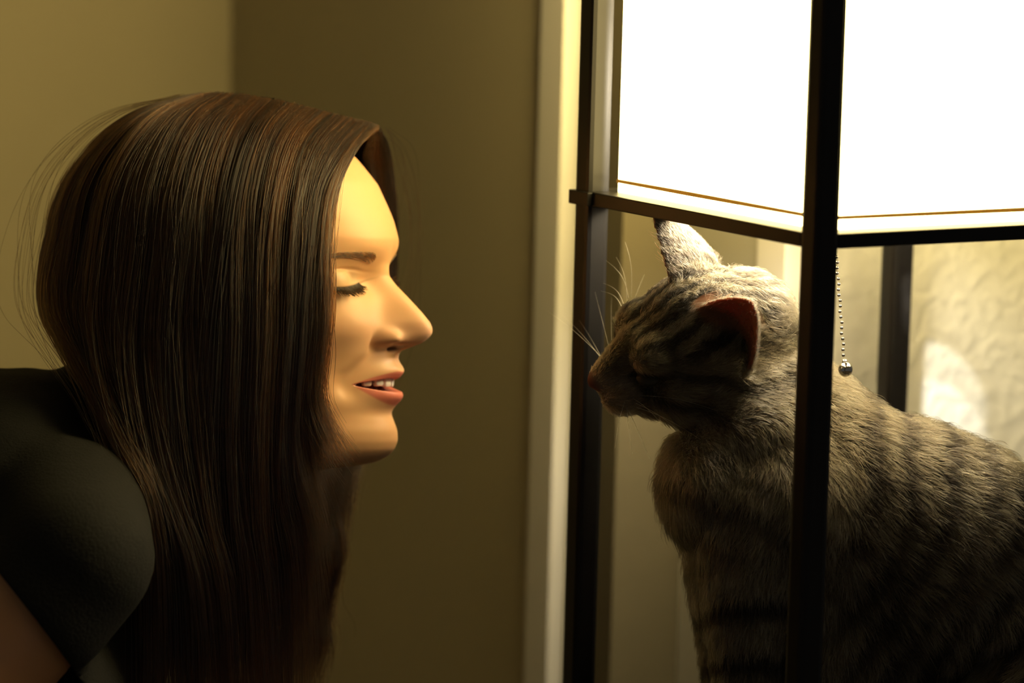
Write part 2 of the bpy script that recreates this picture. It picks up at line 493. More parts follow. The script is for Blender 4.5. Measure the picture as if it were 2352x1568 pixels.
# scalp under the hair
hairline = 350 + 250 * np.clip((hm['al'] - 0.028) / 0.04, 0, 1)
blend(pc, scal, np.where(hm['fm'] > 0.5, 1 - sstep(-12, 6, py_f - hairline), (py_f < 950) * 1.0))

# body below the neck: one skinned skeleton (joints in photograph directions and distances)
def skin_mesh(name, joints, edges, sub=2, root=0):
    me = bpy.data.meshes.new(name)
    me.from_pydata([tuple(j[0]) for j in joints], edges, [])
    o = bpy.data.objects.new(name, me); COL.objects.link(o)
    sk = o.modifiers.new('skin', 'SKIN'); sk.use_smooth_shade = True
    for i, j in enumerate(joints):
        r = j[1] if isinstance(j[1], (tuple, list)) else (j[1], j[1])
        me.skin_vertices[0].data[i].radius = r
    me.skin_vertices[0].data[root].use_root = True
    sb = o.modifiers.new('sub', 'SUBSURF'); sb.levels = sub; sb.render_levels = sub
    bpy.context.view_layer.update()
    dg = bpy.context.evaluated_depsgraph_get()
    m2 = bpy.data.meshes.new_from_object(o.evaluated_get(dg))
    bpy.data.objects.remove(o); bpy.data.meshes.remove(me)
    return m2


HIP = P(-1080, 1500, DW)
def below(p, dx, dy, z):
    return np.array([p[0] + dx, p[1] + dy, z])
JW = []
def J(p, r):
    JW.append((np.array(p), r)); return len(JW) - 1
EW = []
pel = J(HIP, 0.115)
s1 = J(P(-760, 1360, DW), 0.100); s2 = J(P(-420, 1270, DW), 0.098); s3 = J(P(-80, 1225, DW), 0.076); s4 = J(P(190, 1150, DW), 0.070); nk = J(P(400, 1060, DW), 0.052); nk2 = J(P(500, 980, DW), 0.048)
EW += [(pel, s1), (s1, s2), (s2, s3), (s3, s4), (s4, nk), (nk, nk2)]
def limb(sd):
    d = DW - 0.155 * sd
    k = (DW - d) * 0
    sh0 = J(P(150, 1230, DW - 0.10 * sd), 0.040); sh1 = J(P(165, 1290, DW - 0.160 * sd), 0.041)
    a1 = J(P(0, 1500, DW - 0.175 * sd), 0.050); el = J(P(-330, 1700, DW - 0.19 * sd), 0.040)
    f1 = J(P(-420, 2050, DW - 0.19 * sd), 0.033); wr = J(P(-500, 2330, DW - 0.16 * sd), 0.022)
    hd = J(P(-540, 2480, DW - 0.15 * sd), (0.030, 0.018))
    EW.extend([(s3, sh0), (sh0, sh1), (sh1, a1), (a1, el), (el, f1), (f1, wr), (wr, hd)])
    # fingers, bent over the knee
    for q, (off, ln) in enumerate(((-0.030, 0.045), (-0.012, 0.070), (0.004, 0.076), (0.019, 0.070), (0.032, 0.055))):
        base = P(-550, 2510, DW - 0.15 * sd) - FW * off * 0.8
        b0_ = J(base + RT * (0.012 if q == 0 else 0), 0.010); b1 = J(base + np.array([-ln * 0.35, 0, -ln * 0.5]), 0.0092); b2 = J(base + np.array([-ln * 0.45, 0, -ln * 1.0]), 0.0082)
        EW.extend([(hd, b0_), (b0_, b1), (b1, b2)])
    hp_ = J(HIP + np.array([0.0, -0.085 * sd, -0.03]), 0.092)
    kn = J(np.array([HIP[0] + 0.09, HIP[1] - 0.10 * sd, 0.46]), 0.060); cf = J(np.array([HIP[0] + 0.03, HIP[1] - 0.10 * sd, 0.30]), 0.055)
    an = J(np.array([HIP[0] - 0.04, HIP[1] - 0.10 * sd, 0.085]), 0.036); ft = J(np.array([HIP[0] + 0.06, HIP[1] - 0.11 * sd, 0.042]), (0.036, 0.030)); to = J(np.array([HIP[0] + 0.15, HIP[1] - 0.115 * sd, 0.030]), (0.036, 0.018))
    EW.extend([(pel, hp_), (hp_, kn), (kn, cf), (cf, an), (an, ft), (ft, to)])
limb(1); limb(-1)
bod = skin_mesh('body_lower', JW, EW, 2)
nb_ = len(bod.vertices); bv = np.empty(nb_ * 3); bod.vertices.foreach_get('co', bv); bv = bv.reshape(-1, 3)
bfaces = [tuple(v + len(hp) for v in p.vertices) for p in bod.polygons]
bodcol = np.tile(skin * np.array([0.9, 0.82, 0.75]), (nb_, 1))
MAT['skin'] = mat('skin', skin, 0.42, 0.45, sss=0.12)
_nt = MAT['skin'].node_tree; _a = attr_color(MAT['skin']); _nt.links.new(_a.outputs['Color'], _nt.nodes['Principled BSDF'].inputs['Base Color'])
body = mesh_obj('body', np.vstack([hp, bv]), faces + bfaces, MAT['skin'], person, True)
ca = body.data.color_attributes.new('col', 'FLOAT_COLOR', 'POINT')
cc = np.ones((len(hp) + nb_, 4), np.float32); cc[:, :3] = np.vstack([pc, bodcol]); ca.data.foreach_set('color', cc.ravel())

# clothes: a black top with short sleeves, dark trousers, shoes
MAT['top'] = mat('black_cotton', (0.012, 0.012, 0.011), 0.85, 0.25, bump=(500, 0.3, 0.001), vary=(8, 0.25))
MAT['jeans'] = mat('dark_denim', (0.02, 0.024, 0.035), 0.9, 0.2, bump=(600, 0.4, 0.001), vary=(12, 0.2))
MAT['shoe'] = mat('black_canvas', (0.015, 0.015, 0.015), 0.8, 0.3, vary=(20, 0.2))
def ball(bm, c, rad, seg=20):
    m = Matrix.Identity(4)
    for k, ax in enumerate((RT, UP, -FW)):
        for q in range(3): m[q][k] = float(ax[q]) * rad[k]
    for q in range(3): m[q][3] = float(c[q])
    bmesh.ops.create_uvsphere(bm, u_segments=seg, v_segments=seg // 2, radius=1.0, matrix=m)
def melt(bm, name, vox, it):
    me = bpy.data.meshes.new(name); bm.to_mesh(me); bm.free()
    o = bpy.data.objects.new(name, me); COL.objects.link(o)
    r = o.modifiers.new('r', 'REMESH'); r.mode = 'VOXEL'; r.voxel_size = vox
    s = o.modifiers.new('s', 'SMOOTH'); s.factor = 0.5; s.iterations = it
    bpy.context.view_layer.update()
    m2 = bpy.data.meshes.new_from_object(o.evaluated_get(bpy.context.evaluated_depsgraph_get()))
    bpy.data.objects.remove(o)
    return m2
bm = bmesh.new()
spine_ = catmull([P(60, 1150, DW), P(-250, 1210, DW), P(-600, 1290, DW), P(-900, 1400, DW), HIP], 16)
for k, c in enumerate(spine_):
    t = k / 15.0
    ball(bm, c, (0.085 + 0.02 * t, 0.094 + 0.018 * math.sin(t * 3.1) + 0.012 * t, 0.150 - 0.022 * math.sin(t * 3.0) + 0.005 * t))
ball(bm, P(255, 1030, DW), (0.066, 0.068, 0.062))
ball(bm, P(160, 1120, DW), (0.075, 0.075, 0.10))
ball(bm, P(170, 1440, DW - 0.01), (0.072, 0.085, 0.125))
ball(bm, P(30, 1480, DW), (0.085, 0.085, 0.13)); ball(bm, P(40, 1640, DW - 0.09), (0.085, 0.085, 0.09))
for sd in (1, -1):
    for t in np.linspace(0, 1, 9):
        ball(bm, P(150 + 25 * t, 1190 + 90 * t, DW - (0.115 + 0.05 * t) * sd), (0.056 - 0.004 * t,) * 3)
    for t in np.linspace(0, 1, 9):
        ball(bm, P(175 - 90 * t, 1280 + 110 * t, DW - (0.163 + 0.006 * t) * sd), (0.0515,) * 3)
# cut the sleeves open at the hem, square to the arm
tm = melt(bm, 'top', 0.006, 10)
bm = bmesh.new(); bm.from_mesh(tm)
for sd in (1, -1):
    hc0 = P(72, 1415, DW - 0.169 * sd); hn = P(-330, 1680, DW - 0.19 * sd) - P(175, 1290, DW - 0.160 * sd); hn /= np.linalg.norm(hn)
    sel = [f for f in bm.faces if np.linalg.norm(np.array(f.calc_center_median()) - hc0) < 0.075]
    geo = list({v for f in sel for v in f.verts}) + list({e for f in sel for e in f.edges}) + sel
    bmesh.ops.bisect_plane(bm, geom=geo, plane_co=Vector(hc0), plane_no=Vector(hn), clear_outer=True)
bm.to_mesh(tm); bm.free()
tm.materials.clear(); tm.materials.append(MAT['top']); tm.shade_smooth()
topo = link(bpy.data.objects.new('top', tm), person)
sol = topo.modifiers.new('cloth', 'SOLIDIFY'); sol.thickness = 0.002
JL = [(HIP + np.array([-0.01, 0, 0.0]), 0.132)]; EL = []
for sd in (1, -1):
    b = len(JL)
    JL += [(HIP + np.array([0.0, -0.085 * sd, -0.03]), 0.102), (np.array([HIP[0] + 0.09, HIP[1] - 0.10 * sd, 0.46]), 0.070), (np.array([HIP[0] + 0.03, HIP[1] - 0.10 * sd, 0.30]), 0.063), (np.array([HIP[0] - 0.035, HIP[1] - 0.10 * sd, 0.10]), 0.050)]
    EL += [(0, b), (b, b + 1), (b + 1, b + 2), (b + 2, b + 3)]
jm = skin_mesh('trousers', JL, EL, 2); jm.materials.append(MAT['jeans']); jm.shade_smooth()
link(bpy.data.objects.new('trousers', jm), person)
for sd in (1, -1):
    sm_ = skin_mesh('shoe', [(np.array([HIP[0] - 0.06, HIP[1] - 0.10 * sd, 0.050]), (0.044, 0.048)), (np.array([HIP[0] + 0.05, HIP[1] - 0.11 * sd, 0.046]), (0.044, 0.044)), (np.array([HIP[0] + 0.15, HIP[1] - 0.115 * sd, 0.032]), (0.044, 0.030))], [(0, 1), (1, 2)], 2)
    sm_.materials.append(MAT['shoe']); sm_.shade_smooth()
    link(bpy.data.objects.new('shoe', sm_), person)


# ---- strands (hair curves)
def strands(name, pts, counts, radius, cols, m, parent):
    """pts (N,3) all points, counts per strand, radius per point, colour per strand"""
    hc = bpy.data.hair_curves.new(name)
    hc.add_curves([int(c) for c in counts])
    hc.points.foreach_set('position', np.asarray(pts, np.float32).ravel())
    hc.points.foreach_set('radius', np.asarray(radius, np.float32).ravel())
    at = hc.attributes.new('col', 'FLOAT_COLOR', 'CURVE')
    c4 = np.ones((len(counts), 4), np.float32); c4[:, :3] = cols
    at.data.foreach_set('color', c4.ravel())
    hc.materials.append(m)
    o = bpy.data.objects.new(name, hc); link(o, parent)
    return o


def hair_mat(name, rough=0.3, rad=0.4, coat=0.0):
    m = bpy.data.materials.new(name); m.use_nodes = True; nt = m.node_tree
    for n in list(nt.nodes): nt.nodes.remove(n)
    out = nt.nodes.new('ShaderNodeOutputMaterial')
    h = nt.nodes.new('ShaderNodeBsdfHairPrincipled'); h.model = 'CHIANG'; h.parametrization = 'COLOR'
    h.inputs['Roughness'].default_value = rough; h.inputs['Radial Roughness'].default_value = rad
    h.inputs['Random Roughness'].default_value = 0.2
    h.inputs['Coat'].default_value = coat
    a = nt.nodes.new('ShaderNodeAttribute'); a.attribute_name = 'col'
    nt.links.new(a.outputs['Color'], h.inputs['Color']); nt.links.new(h.outputs[0], out.inputs['Surface'])
    return m


MAT['hair'] = hair_mat('brown_hair', 0.28, 0.35)
MAT['lash'] = hair_mat('dark_lash', 0.4, 0.5)
NP_ = 22


def guides(gs):
    """each guide: list of (px, py, metres towards the camera from her mid plane)"""
    return np.array([catmull([np.append(P(x, y, DW - z * KS), 0)[:3] for x, y, z in g], NP_) for g in gs])


near = guides([
    [(868, 292, 0.004), (822, 335, 0.034), (775, 420, 0.060), (752, 540, 0.072), (744, 680, 0.074), (736, 800, 0.070), (712, 900, 0.064), (735, 975, 0.058), (800, 1066, 0.050)],
    [(850, 284, 0.006), (795, 350, 0.046), (745, 450, 0.072), (724, 600, 0.082), (716, 760, 0.082), (696, 900, 0.078), (690, 1010, 0.072), (725, 1150, 0.062), (770, 1350, 0.050)],
    [(800, 272, 0.006), (740, 340, 0.052), (700, 460, 0.080), (684, 620, 0.090), (672, 780, 0.090), (655, 940, 0.086), (650, 1100, 0.080), (690, 1290, 0.066), (700, 1830, 0.055)],
    [(730, 254, 0.006), (670, 320, 0.056), (635, 450, 0.085), (620, 620, 0.094), (610, 800, 0.096), (600, 1000, 0.094), (600, 1200, 0.088), (625, 1400, 0.078), (640, 1970, 0.070)],
    [(640, 232, 0.006), (580, 300, 0.056), (540, 440, 0.086), (525, 620, 0.097), (515, 800, 0.100), (510, 1000, 0.100), (520, 1200, 0.096), (545, 1400, 0.090), (560, 1970, 0.082)],
    [(560, 219, 0.006), (490, 285, 0.054), (440, 430, 0.084), (420, 620, 0.094), (410, 800, 0.100), (420, 1000, 0.104), (450, 1200, 0.104), (490, 1400, 0.098), (510, 1970, 0.090)],
    [(500, 216, 0.005), (410, 275, 0.048), (345, 420, 0.076), (318, 600, 0.086), (305, 780, 0.094), (335, 980, 0.104), (390, 1180, 0.108), (440, 1400, 0.104), (450, 1970, 0.095)],
    [(460, 218, 0.004), (340, 270, 0.040), (250, 400, 0.062), (215, 570, 0.070), (200, 730, 0.080), (245, 900, 0.098), (320, 1080, 0.110), (390, 1300, 0.110), (400, 1970, 0.10)],
    [(440, 222, 0.0), (300, 270, 0.022), (175, 400, 0.034), (125, 560, 0.040), (115, 700, 0.050), (180, 830, 0.080), (270, 1010, 0.106), (345, 1230, 0.114), (350, 1970, 0.104)],
    [(440, 222, -0.004), (280, 272, 0.0), (150, 410, 0.004), (100, 560, 0.006), (95, 690, 0.010), (140, 790, 0.04), (230, 930, 0.085), (320, 1150, 0.11), (330, 1830, 0.105)],
])
far = guides([
    [(866, 292, -0.004), (888, 335, -0.030), (902, 410, -0.050), (908, 520, -0.066), (898, 660, -0.078), (872, 820, -0.082), (830, 980, -0.078), (796, 1120, -0.066), (788, 1230, -0.060)],
    [(850, 286, -0.005), (870, 340, -0.040), (880, 430, -0.062), (884, 560, -0.078), (870, 720, -0.086), (830, 880, -0.086), (795, 1030, -0.078), (778, 1180, -0.066), (752, 1390, -0.058)],
    [(790, 270, -0.006), (800, 350, -0.055), (800, 470, -0.078), (795, 640, -0.088), (775, 820, -0.090), (750, 1000, -0.084), (735, 1160, -0.074), (725, 1330, -0.062), (690, 1890, -0.055)],
    [(690, 243, -0.006), (690, 320, -0.056), (685, 470, -0.084), (675, 660, -0.094), (660, 860, -0.094), (650, 1040, -0.086), (650, 1200, -0.078), (650, 1380, -0.066), (640, 1950, -0.060)],
    [(590, 222, -0.006), (570, 300, -0.056), (550, 460, -0.084), (535, 660, -0.094), (520, 860, -0.094), (525, 1050, -0.086), (545, 1230, -0.074), (565, 1400, -0.06), (580, 1950, -0.05)],
    [(500, 216, -0.005), (430, 285, -0.050), (390, 430, -0.076), (370, 620, -0.086), (370, 820, -0.088), (400, 1000, -0.08), (440, 1180, -0.06), (470, 1380, -0.04), (490, 1950, -0.02)],
    [(450, 220, -0.004), (330, 275, -0.034), (245, 410, -0.054), (210, 590, -0.06), (210, 760, -0.05), (270, 920, -0.02), (350, 1080, 0.02), (410, 1280, 0.05), (430, 1930, 0.06)],
    [(440, 222, -0.002), (285, 272, -0.010), (160, 410, -0.014), (110, 560, -0.016), (105, 700, -0.012), (160, 810, 0.02), (255, 960, 0.065), (340, 1180, 0.09), (370, 1890, 0.09)],
])


def lay(G, n, thick, seed):
    r = np.random.default_rng(seed)
    ng = len(G)
    ncl = 260
    ca_ = r.uniform(0, 1, ncl); cl_ = r.uniform(0, 1, ncl) ** 1.3
    ctone = r.uniform(0, 1, ncl)
    cphase = r.uniform(0, 6.28, (ncl, 2)); coff = r.normal(0, 1, (ncl, 3))
    clen = r.uniform(0.84, 1.0, ncl)
    k = r.integers(0, ncl, n)
    a = np.clip(ca_[k] + r.normal(0, 0.012, n), 0, 1) * (ng - 1) * 0.9999
    l = np.clip(cl_[k] + r.normal(0, 0.05, n), 0, 1)
    i = a.astype(int); f = (a - i)[:, None, None]
    # smooth interpolation between guides
    im, ip2 = np.clip(i - 1, 0, ng - 1), np.clip(i + 2, 0, ng - 1)
    g0, g1, g2, g3 = G[im], G[i], G[np.clip(i + 1, 0, ng - 1)], G[ip2]
    pts = 0.5 * (2 * g1 + (g2 - g0) * f + (2 * g0 - 5 * g1 + 4 * g2 - g3) * f ** 2 + (3 * g1 - g0 - 3 * g2 + g3) * f ** 3)
    t = np.linspace(0, 1, NP_)
    axis = P(560, 560, DW)
    # inner layers lie closer to the head's axis
    rad = pts - axis
    rad[:, :, 2] *= 0.25
    rl = np.linalg.norm(rad, axis=2, keepdims=True)
    env = (sstep(0.0, 0.2, t) * 0.9 + 0.1)[None, :, None]
    pts = pts - rad / np.maximum(rl, 1e-6) * (l[:, None, None] * thick) * env
    # clumps drift and wave together
    grow = (t ** 1.6)[None, :, None]
    pts = pts + coff[k][:, None, :] * np.array([0.006, 0.004, 0.0]) * grow
    wave = np.sin(t[None, :] * 9 + cphase[k, 0][:, None]) * 0.0016 + np.sin(t[None, :] * 21 + cphase[k, 1][:, None]) * 0.0007
    pts = pts + wave[:, :, None] * RT[None, None] * np.minimum(1, t * 2)[None, :, None]
    jit = r.normal(0, 1, (n, 3)); ph = r.uniform(0, 6.28, n)
    pts = pts + jit[:, None, :] * (0.0007 + 0.0030 * t ** 1.5)[None, :, None]
    pts = pts + (np.sin(t[None, :] * 12 + ph[:, None]) * 0.0008 * (t[None, :] ** 1))[:, :, None] * RT[None, None]
    # length variation: trim
    L = clen[k] * r.uniform(0.9, 1.0, n)
    ti = t[None, :] * L[:, None] * (NP_ - 1)
    j = np.clip(ti.astype(int), 0, NP_ - 2); fr = (ti - j)[:, :, None]
    ar = np.arange(n)[:, None]
    pts = pts[ar, j] * (1 - fr) + pts[ar, j + 1] * fr
    tone = np.clip(ctone[k] * 0.8 + r.uniform(0, 0.35, n), 0, 1)
    return pts, tone


hp1, t1 = lay(near, 15000, 0.020, 3)
hp2, t2 = lay(far, 9000, 0.020, 5)
# the lock that frames the cheek
lock = guides([
    [(858, 296, 0.006), (812, 345, 0.040), (772, 430, 0.064), (752, 560, 0.076), (748, 690, 0.078), (738, 800, 0.074), (722, 900, 0.070), (755, 985, 0.064), (806, 1072, 0.056)],
    [(846, 290, 0.008), (795, 352, 0.048), (748, 450, 0.074), (730, 580, 0.084), (724, 720, 0.084), (708, 840, 0.080), (706, 940, 0.074), (742, 1030, 0.066), (790, 1100, 0.058)]])
hpl, tl_ = lay(lock, 900, 0.006, 13)
hp1 = np.concatenate([hp1, hpl]); t1 = np.concatenate([t1, np.clip(tl_ + 0.15, 0, 1)])
# wavy ends hanging on the far side, below the chin
ends = guides([
    [(800, 900, -0.075), (795, 1000, -0.070), (792, 1080, -0.066), (776, 1170, -0.062), (788, 1255, -0.060), (764, 1340, -0.058), (744, 1415, -0.056), (750, 1480, -0.054), (700, 1600, -0.052)],
    [(760, 900, -0.070), (755, 1010, -0.066), (750, 1100, -0.062), (738, 1190, -0.058), (752, 1290, -0.055), (725, 1380, -0.052), (712, 1450, -0.050), (700, 1530, -0.048), (660, 1640, -0.046)]])
hpe, te_ = lay(ends, 700, 0.006, 17)
hp2 = np.concatenate([hp2, hpe]); t2 = np.concatenate([t2, te_])
# fly-aways
fl, t3 = lay(np.concatenate([near, far]), 260, 0.004, 9)
r_ = np.random.default_rng(21)
amp = (r_.uniform(0.0, 1.0, 260) ** 2.5 * 0.016 + 0.001)[:, None, None]
dirs = fl - P(560, 640, DW); dirs /= np.linalg.norm(dirs, axis=2, keepdims=True)
tt_ = np.linspace(0, 1, NP_)[None, :, None]
fl = fl + dirs * amp * np.sin(tt_ * np.pi * r_.uniform(0.8, 2.2, 260)[:, None, None]) ** 2 + RT * (np.sin(tt_ * 14 + amp * 900) * 0.0018)
allp = np.concatenate([hp1, hp2, fl]); tone = np.concatenate([t1, t2, t3])
dark = np.array([0.0030, 0.0013, 0.0013]); light = np.array([0.062, 0.0235, 0.0068])
hc_ = dark + (light - dark) * (tone[:, None] ** 2.8)
rad_ = np.tile(np.concatenate([np.linspace(0.00016, 0.00019, NP_ - 6), np.linspace(0.00018, 0.00006, 6)]), (len(allp), 1))
rad_[-260:] *= 0.55
hair = strands('hair', allp.reshape(-1, 3), [NP_] * len(allp), rad_, hc_, MAT['hair'], person)
hair['kind'] = 'stuff'; hair['label'] = 'long straight brown hair with lighter streaks'

# eyelashes and eyebrows
def face_hairs(name, sd, kind):
    r = np.random.default_rng(31 + sd)
    pts = []; rads = []
    if kind == 'lash':
        for i in range(150):
            u = r.uniform(-1, 1); al = 0.0315 + 0.0125 * u
            ly = 661 - 5 * u * u + 6 * u
            W = fW(np.array([ly]))[0] * 1e-3
            p0, _ = head_pts(np.array([sd * math.asin(al / W)]), np.array([ly])); p0 = p0[0]
            ln = 0.0100 + 0.0025 * r.uniform(-1, 1)
            out = HF * 0.80 + HN * sd * (0.25 + 0.35 * u) - HU * (0.95 + 0.25 * r.uniform(-1, 1))
            if sd < 0: out = HF * 0.95 - HN * 0.15 + HU * (0.10 + 0.15 * r.uniform(-1, 1))
            out /= np.linalg.norm(out)
            for t in np.linspace(0, 1, 5):
                pts.append(p0 + out * ln * t + HU * 0.0030 * t * t); rads.append(0.00036 * (1 - 0.65 * t))
        return strands(name, pts, [5] * 150, rads, np.tile([0.006, 0.005, 0.004], (150, 1)), MAT['lash'], person)
    n = 190
    for i in range(n):
        u = r.uniform(0, 1); al = 0.0150 + 0.034 * u
        cy = 600 - 12 * math.sin(u * 2.2) + 10 * max(0, u - 0.6)
        hw = 11 * (1 - 0.65 * u)
        yy = cy + r.uniform(-1, 1) * hw
        W = fW(np.array([yy]))[0] * 1e-3
        for t in (0, 0.5, 1.0):
            a2 = al + 0.0055 * t; y2 = yy - (8 - 14 * u) * t
            p, _ = head_pts(np.array([sd * math.asin(min(0.98, a2 / W))]), np.array([y2]))
            pts.append(p[0] + HF * (0.0003 + 0.0008 * math.sin(t * 2.5))); rads.append(0.00020 * (1 - 0.6 * t))
    return strands(name, pts, [3] * n, rads, np.tile([0.04, 0.023, 0.012], (n, 1)), MAT['lash'], person)
for sd in (1, -1):
    face_hairs('eyelashes', sd, 'lash')['kind'] = 'stuff'
    face_hairs('eyebrow', sd, 'brow')['kind'] = 'stuff'

# upper teeth along their arch
MAT['tooth'] = mat('tooth_enamel', (0.82, 0.78, 0.68), 0.25, 0.5, sss=0.05)
arch_x = (906 - 750) / SC / CYW - 0.0035
for i in range(-4, 4):
    u = (i + 0.5)
    al = 0.0078 * u if abs(u) < 1 else math.copysign(0.0042 + 0.0068 * (abs(u) - 0.5) - 0.0, u)
    tang = math.atan2(2 * 27.0 * al, 1.0)
    xx = arch_x - 27.0 * al * al
    wd = 0.0040 if abs(u) < 1 else 0.0034
    hh = (0.0056 if abs(u) < 1 else 0.0050) * (1 - 0.03 * abs(u))
    bm = bmesh.new()
    bmesh.ops.create_cube(bm, size=1.0)
    bmesh.ops.bevel(bm, geom=list(bm.edges), offset=0.22, segments=3, affect='EDGES', profile=0.5)
    ctr = H0 + KS * (HF * xx + HN * al + HU * ((665 - 870) / SC))
    tdir = HN * math.cos(tang) - HF * math.sin(tang); ndir = HF * math.cos(tang) + HN * math.sin(tang)
    for v in bm.verts:
        q = ctr + tdir * v.co.x * 2 * wd * (0.98 + 0.08 * (0.5 + v.co.z) * 0) + ndir * v.co.y * 0.005 + HU * v.co.z * 2 * hh
        v.co = q
    bm_obj('tooth', bm, MAT['tooth'], person, True)

# ------------------------------------------------------------------ the cat
DC = 2.375
KC = FPX / 2.36
cat = empty('cat', np.array([LC[0], LC[1], ZS]), 'grey-brown tabby cat sitting inside the shelf lamp, nose toward the woman'.replace('woman', 'smiling person'), 'cat')
def basis(v):
    v = np.array(v, float); v = v[0] * RT + v[1] * UP - v[2] * FW
    return v / np.linalg.norm(v)
CF = basis((-0.92, -0.33, 0.10)); CLt = basis((0.30, -0.62, 0.72)); CU = np.cross(CF, CLt); CU /= np.linalg.norm(CU)
CH0 = P(1600, 770, 2.36)
HS = 1.18
def hl(x, y, z):
    return CH0 + HS * (x * CF + y * CLt + z * CU)


def ellipsoid(bm, c, ax, rad, seg=24):
    m = Matrix.Identity(4)
    for k in range(3):
        for i in range(3): m[i][k] = float(ax[k][i]) * rad[k]
    for i in range(3): m[i][3] = float(c[i])
    bmesh.ops.create_uvsphere(bm, u_segments=seg, v_segments=seg // 2, radius=1.0, matrix=m)


AX = (CF, CLt, CU)
bm = bmesh.new()
def he(x, y, z, a, b, c):
    ellipsoid(bm, hl(x, y, z), AX, (a * HS, b * HS, c * HS))
he(-0.004, 0, 0.002, 0.043, 0.037, 0.035)          # cranium
he(-0.022, 0, -0.004, 0.036, 0.034, 0.034)
for s_ in (1, -1):
    he(0.010, 0.021 * s_, -0.017, 0.027, 0.020, 0.023)   # cheeks
    he(0.0505, 0.0085 * s_, -0.0155, 0.0130, 0.0115, 0.0110)  # whisker pads
    he(0.027, 0.0145 * s_, 0.0115, 0.0155, 0.012, 0.013)    # brows
for k in range(8):
    t = k / 7.0
    he(0.033 + 0.028 * t, 0, 0.0120 - 0.0185 * t, 0.0118 - 0.004 * t, 0.0110 - 0.004 * t, 0.0112 - 0.0045 * t)   # bridge
he(0.0605, 0, -0.0075, 0.0062, 0.0068, 0.0056)     # nose
he(0.049, 0, -0.0265, 0.0125, 0.0110, 0.0095)      # chin
he(0.027, 0, -0.026, 0.026, 0.020, 0.0155)
he(0.000, 0, -0.030, 0.030, 0.024, 0.016)          # jaw


def ear(base, d, o, L, w0, thick=0.0034):
    """cupped triangular ear: d = towards the tip, o = the way the cup opens"""
    d = d / np.linalg.norm(d); o = o - (o @ d) * d; o /= np.linalg.norm(o); sd = np.cross(d, o)
    NU, NV = 13, 16
    grid = []
    for lay_ in (0, 1):
        g = []
        for j in range(NV):
            v = j / (NV - 1)
            wv = w0 * (1 - v ** 1.5) ** 0.85 * (1 + 0.08 * math.sin(v * 3)) + 0.0018
            row = []
            for i in range(NU):
                u = -1 + 2 * i / (NU - 1)
                ang = u * (1.25 - 0.45 * v)
                rr = wv / math.sin(1.25 - 0.45 * v)
                off = thick * (lay_ - 0.5)
                p = base + d * L * v - o * ((rr + off) * math.cos(ang) - rr * 0.55) + sd * (rr + off) * math.sin(ang) - o * 0.004 * v * v
                row.append(bm.verts.new(p))
            g.append(row)
        grid.append(g)
    a, b = grid
    for j in range(NV - 1):
        for i in range(NU - 1):
            bm.faces.new((a[j][i], a[j][i + 1], a[j + 1][i + 1], a[j + 1][i]))
            bm.faces.new((b[j][i], b[j + 1][i], b[j + 1][i + 1], b[j][i + 1]))
        for i in (0, NU - 1):
            bm.faces.new((a[j][i], a[j + 1][i], b[j + 1][i], b[j][i]) if i == 0 else (a[j][i], b[j][i], b[j + 1][i], a[j + 1][i]))
    for j in (0, NV - 1):
        for i in range(NU - 1):
            bm.faces.new((a[j][i], b[j][i], b[j][i + 1], a[j][i + 1]) if j == 0 else (a[j][i], a[j][i + 1], b[j][i + 1], b[j][i]))
    return base, d, o, L


EARS = [ear(hl(-0.013, -0.025, 0.018), 0.32 * CF + 0.66 * CU - 0.62 * CLt, 0.85 * CF - 0.5 * CLt - 0.1 * CU, 0.060, 0.0310),
        ear(P(1655, 795, 2.322), basis((0.26, 0.50, 0.70)), basis((-0.60, -0.22, 0.76)), 0.050, 0.0270)]
bmesh.ops.recalc_face_normals(bm, faces=bm.faces)
hm_ = bpy.data.meshes.new('cat_head'); bm.to_mesh(hm_); bm.free()

JC = []; EC = []
def K(px, py, d, r, par=None):
    JC.append((P(px, py, d), r)); i = len(JC) - 1
    if par is not None: EC.append((par, i))
    return i
sho = K(1800, 1180, 2.375, 0.062)
mid = K(2040, 1265, 2.385, 0.080, sho)
rear = K(2270, 1400, 2.395, 0.090, mid)
rmp = K(2330, 1620, 2.395, 0.078, rear)
tl0 = K(2400, 1800, 2.43, 0.026, rmp)
neck = K(1745, 985, 2.37, 0.050, sho)
nk3 = K(1690, 870, 2.365, 0.044, neck)
nk4 = K(1640, 800, 2.362, 0.036, nk3)
for s_ in (1, -1):
    d0 = 2.372 - 0.038 * s_
    x_ = 0 if s_ > 0 else -28
    a0 = K(1735 + x_, 1225, d0, 0.046, sho); a1 = K(1725 + x_, 1380, d0, 0.0335, a0); a2 = K(1718 + x_, 1540, d0, 0.0235, a1)
    a3 = K(1712 + x_, 1760, d0, 0.0185, a2); a4 = K(1700 + x_, 1835, d0, 0.020, a3); a5 = K(1655 + x_, 1846, d0, 0.0165, a4)
    h0 = K(2290, 1600, 2.395 - 0.035 * s_, 0.070, rmp); h1 = K(2190, 1745, 2.392 - 0.062 * s_, 0.036, h0); h2 = K(2230, 1845, 2.39 - 0.062 * s_, 0.020, h1); h3 = K(2080, 1848, 2.385 - 0.060 * s_, 0.018, h2)
ch = K(1655, 1140, 2.372, 0.040, sho)
cm = skin_mesh('cat_trunk', JC, EC, 2)
bm = bmesh.new(); bm.from_mesh(cm); bm.from_mesh(hm_)
for (px_, py_, d_, r_x, r_y) in ((1650, 1110, 2.372, 0.038, 0.046), (2060, 1290, 2.385, 0.095, 0.096), (2290, 1470, 2.395, 0.098, 0.118), (2300, 1600, 2.395, 0.088, 0.095), (1930, 1480, 2.385, 0.085, 0.085)):
    ellipsoid(bm, P(px_, py_, d_), (RT, UP, -FW), (r_x, r_y, 0.060 if r_x < 0.06 else 0.068))
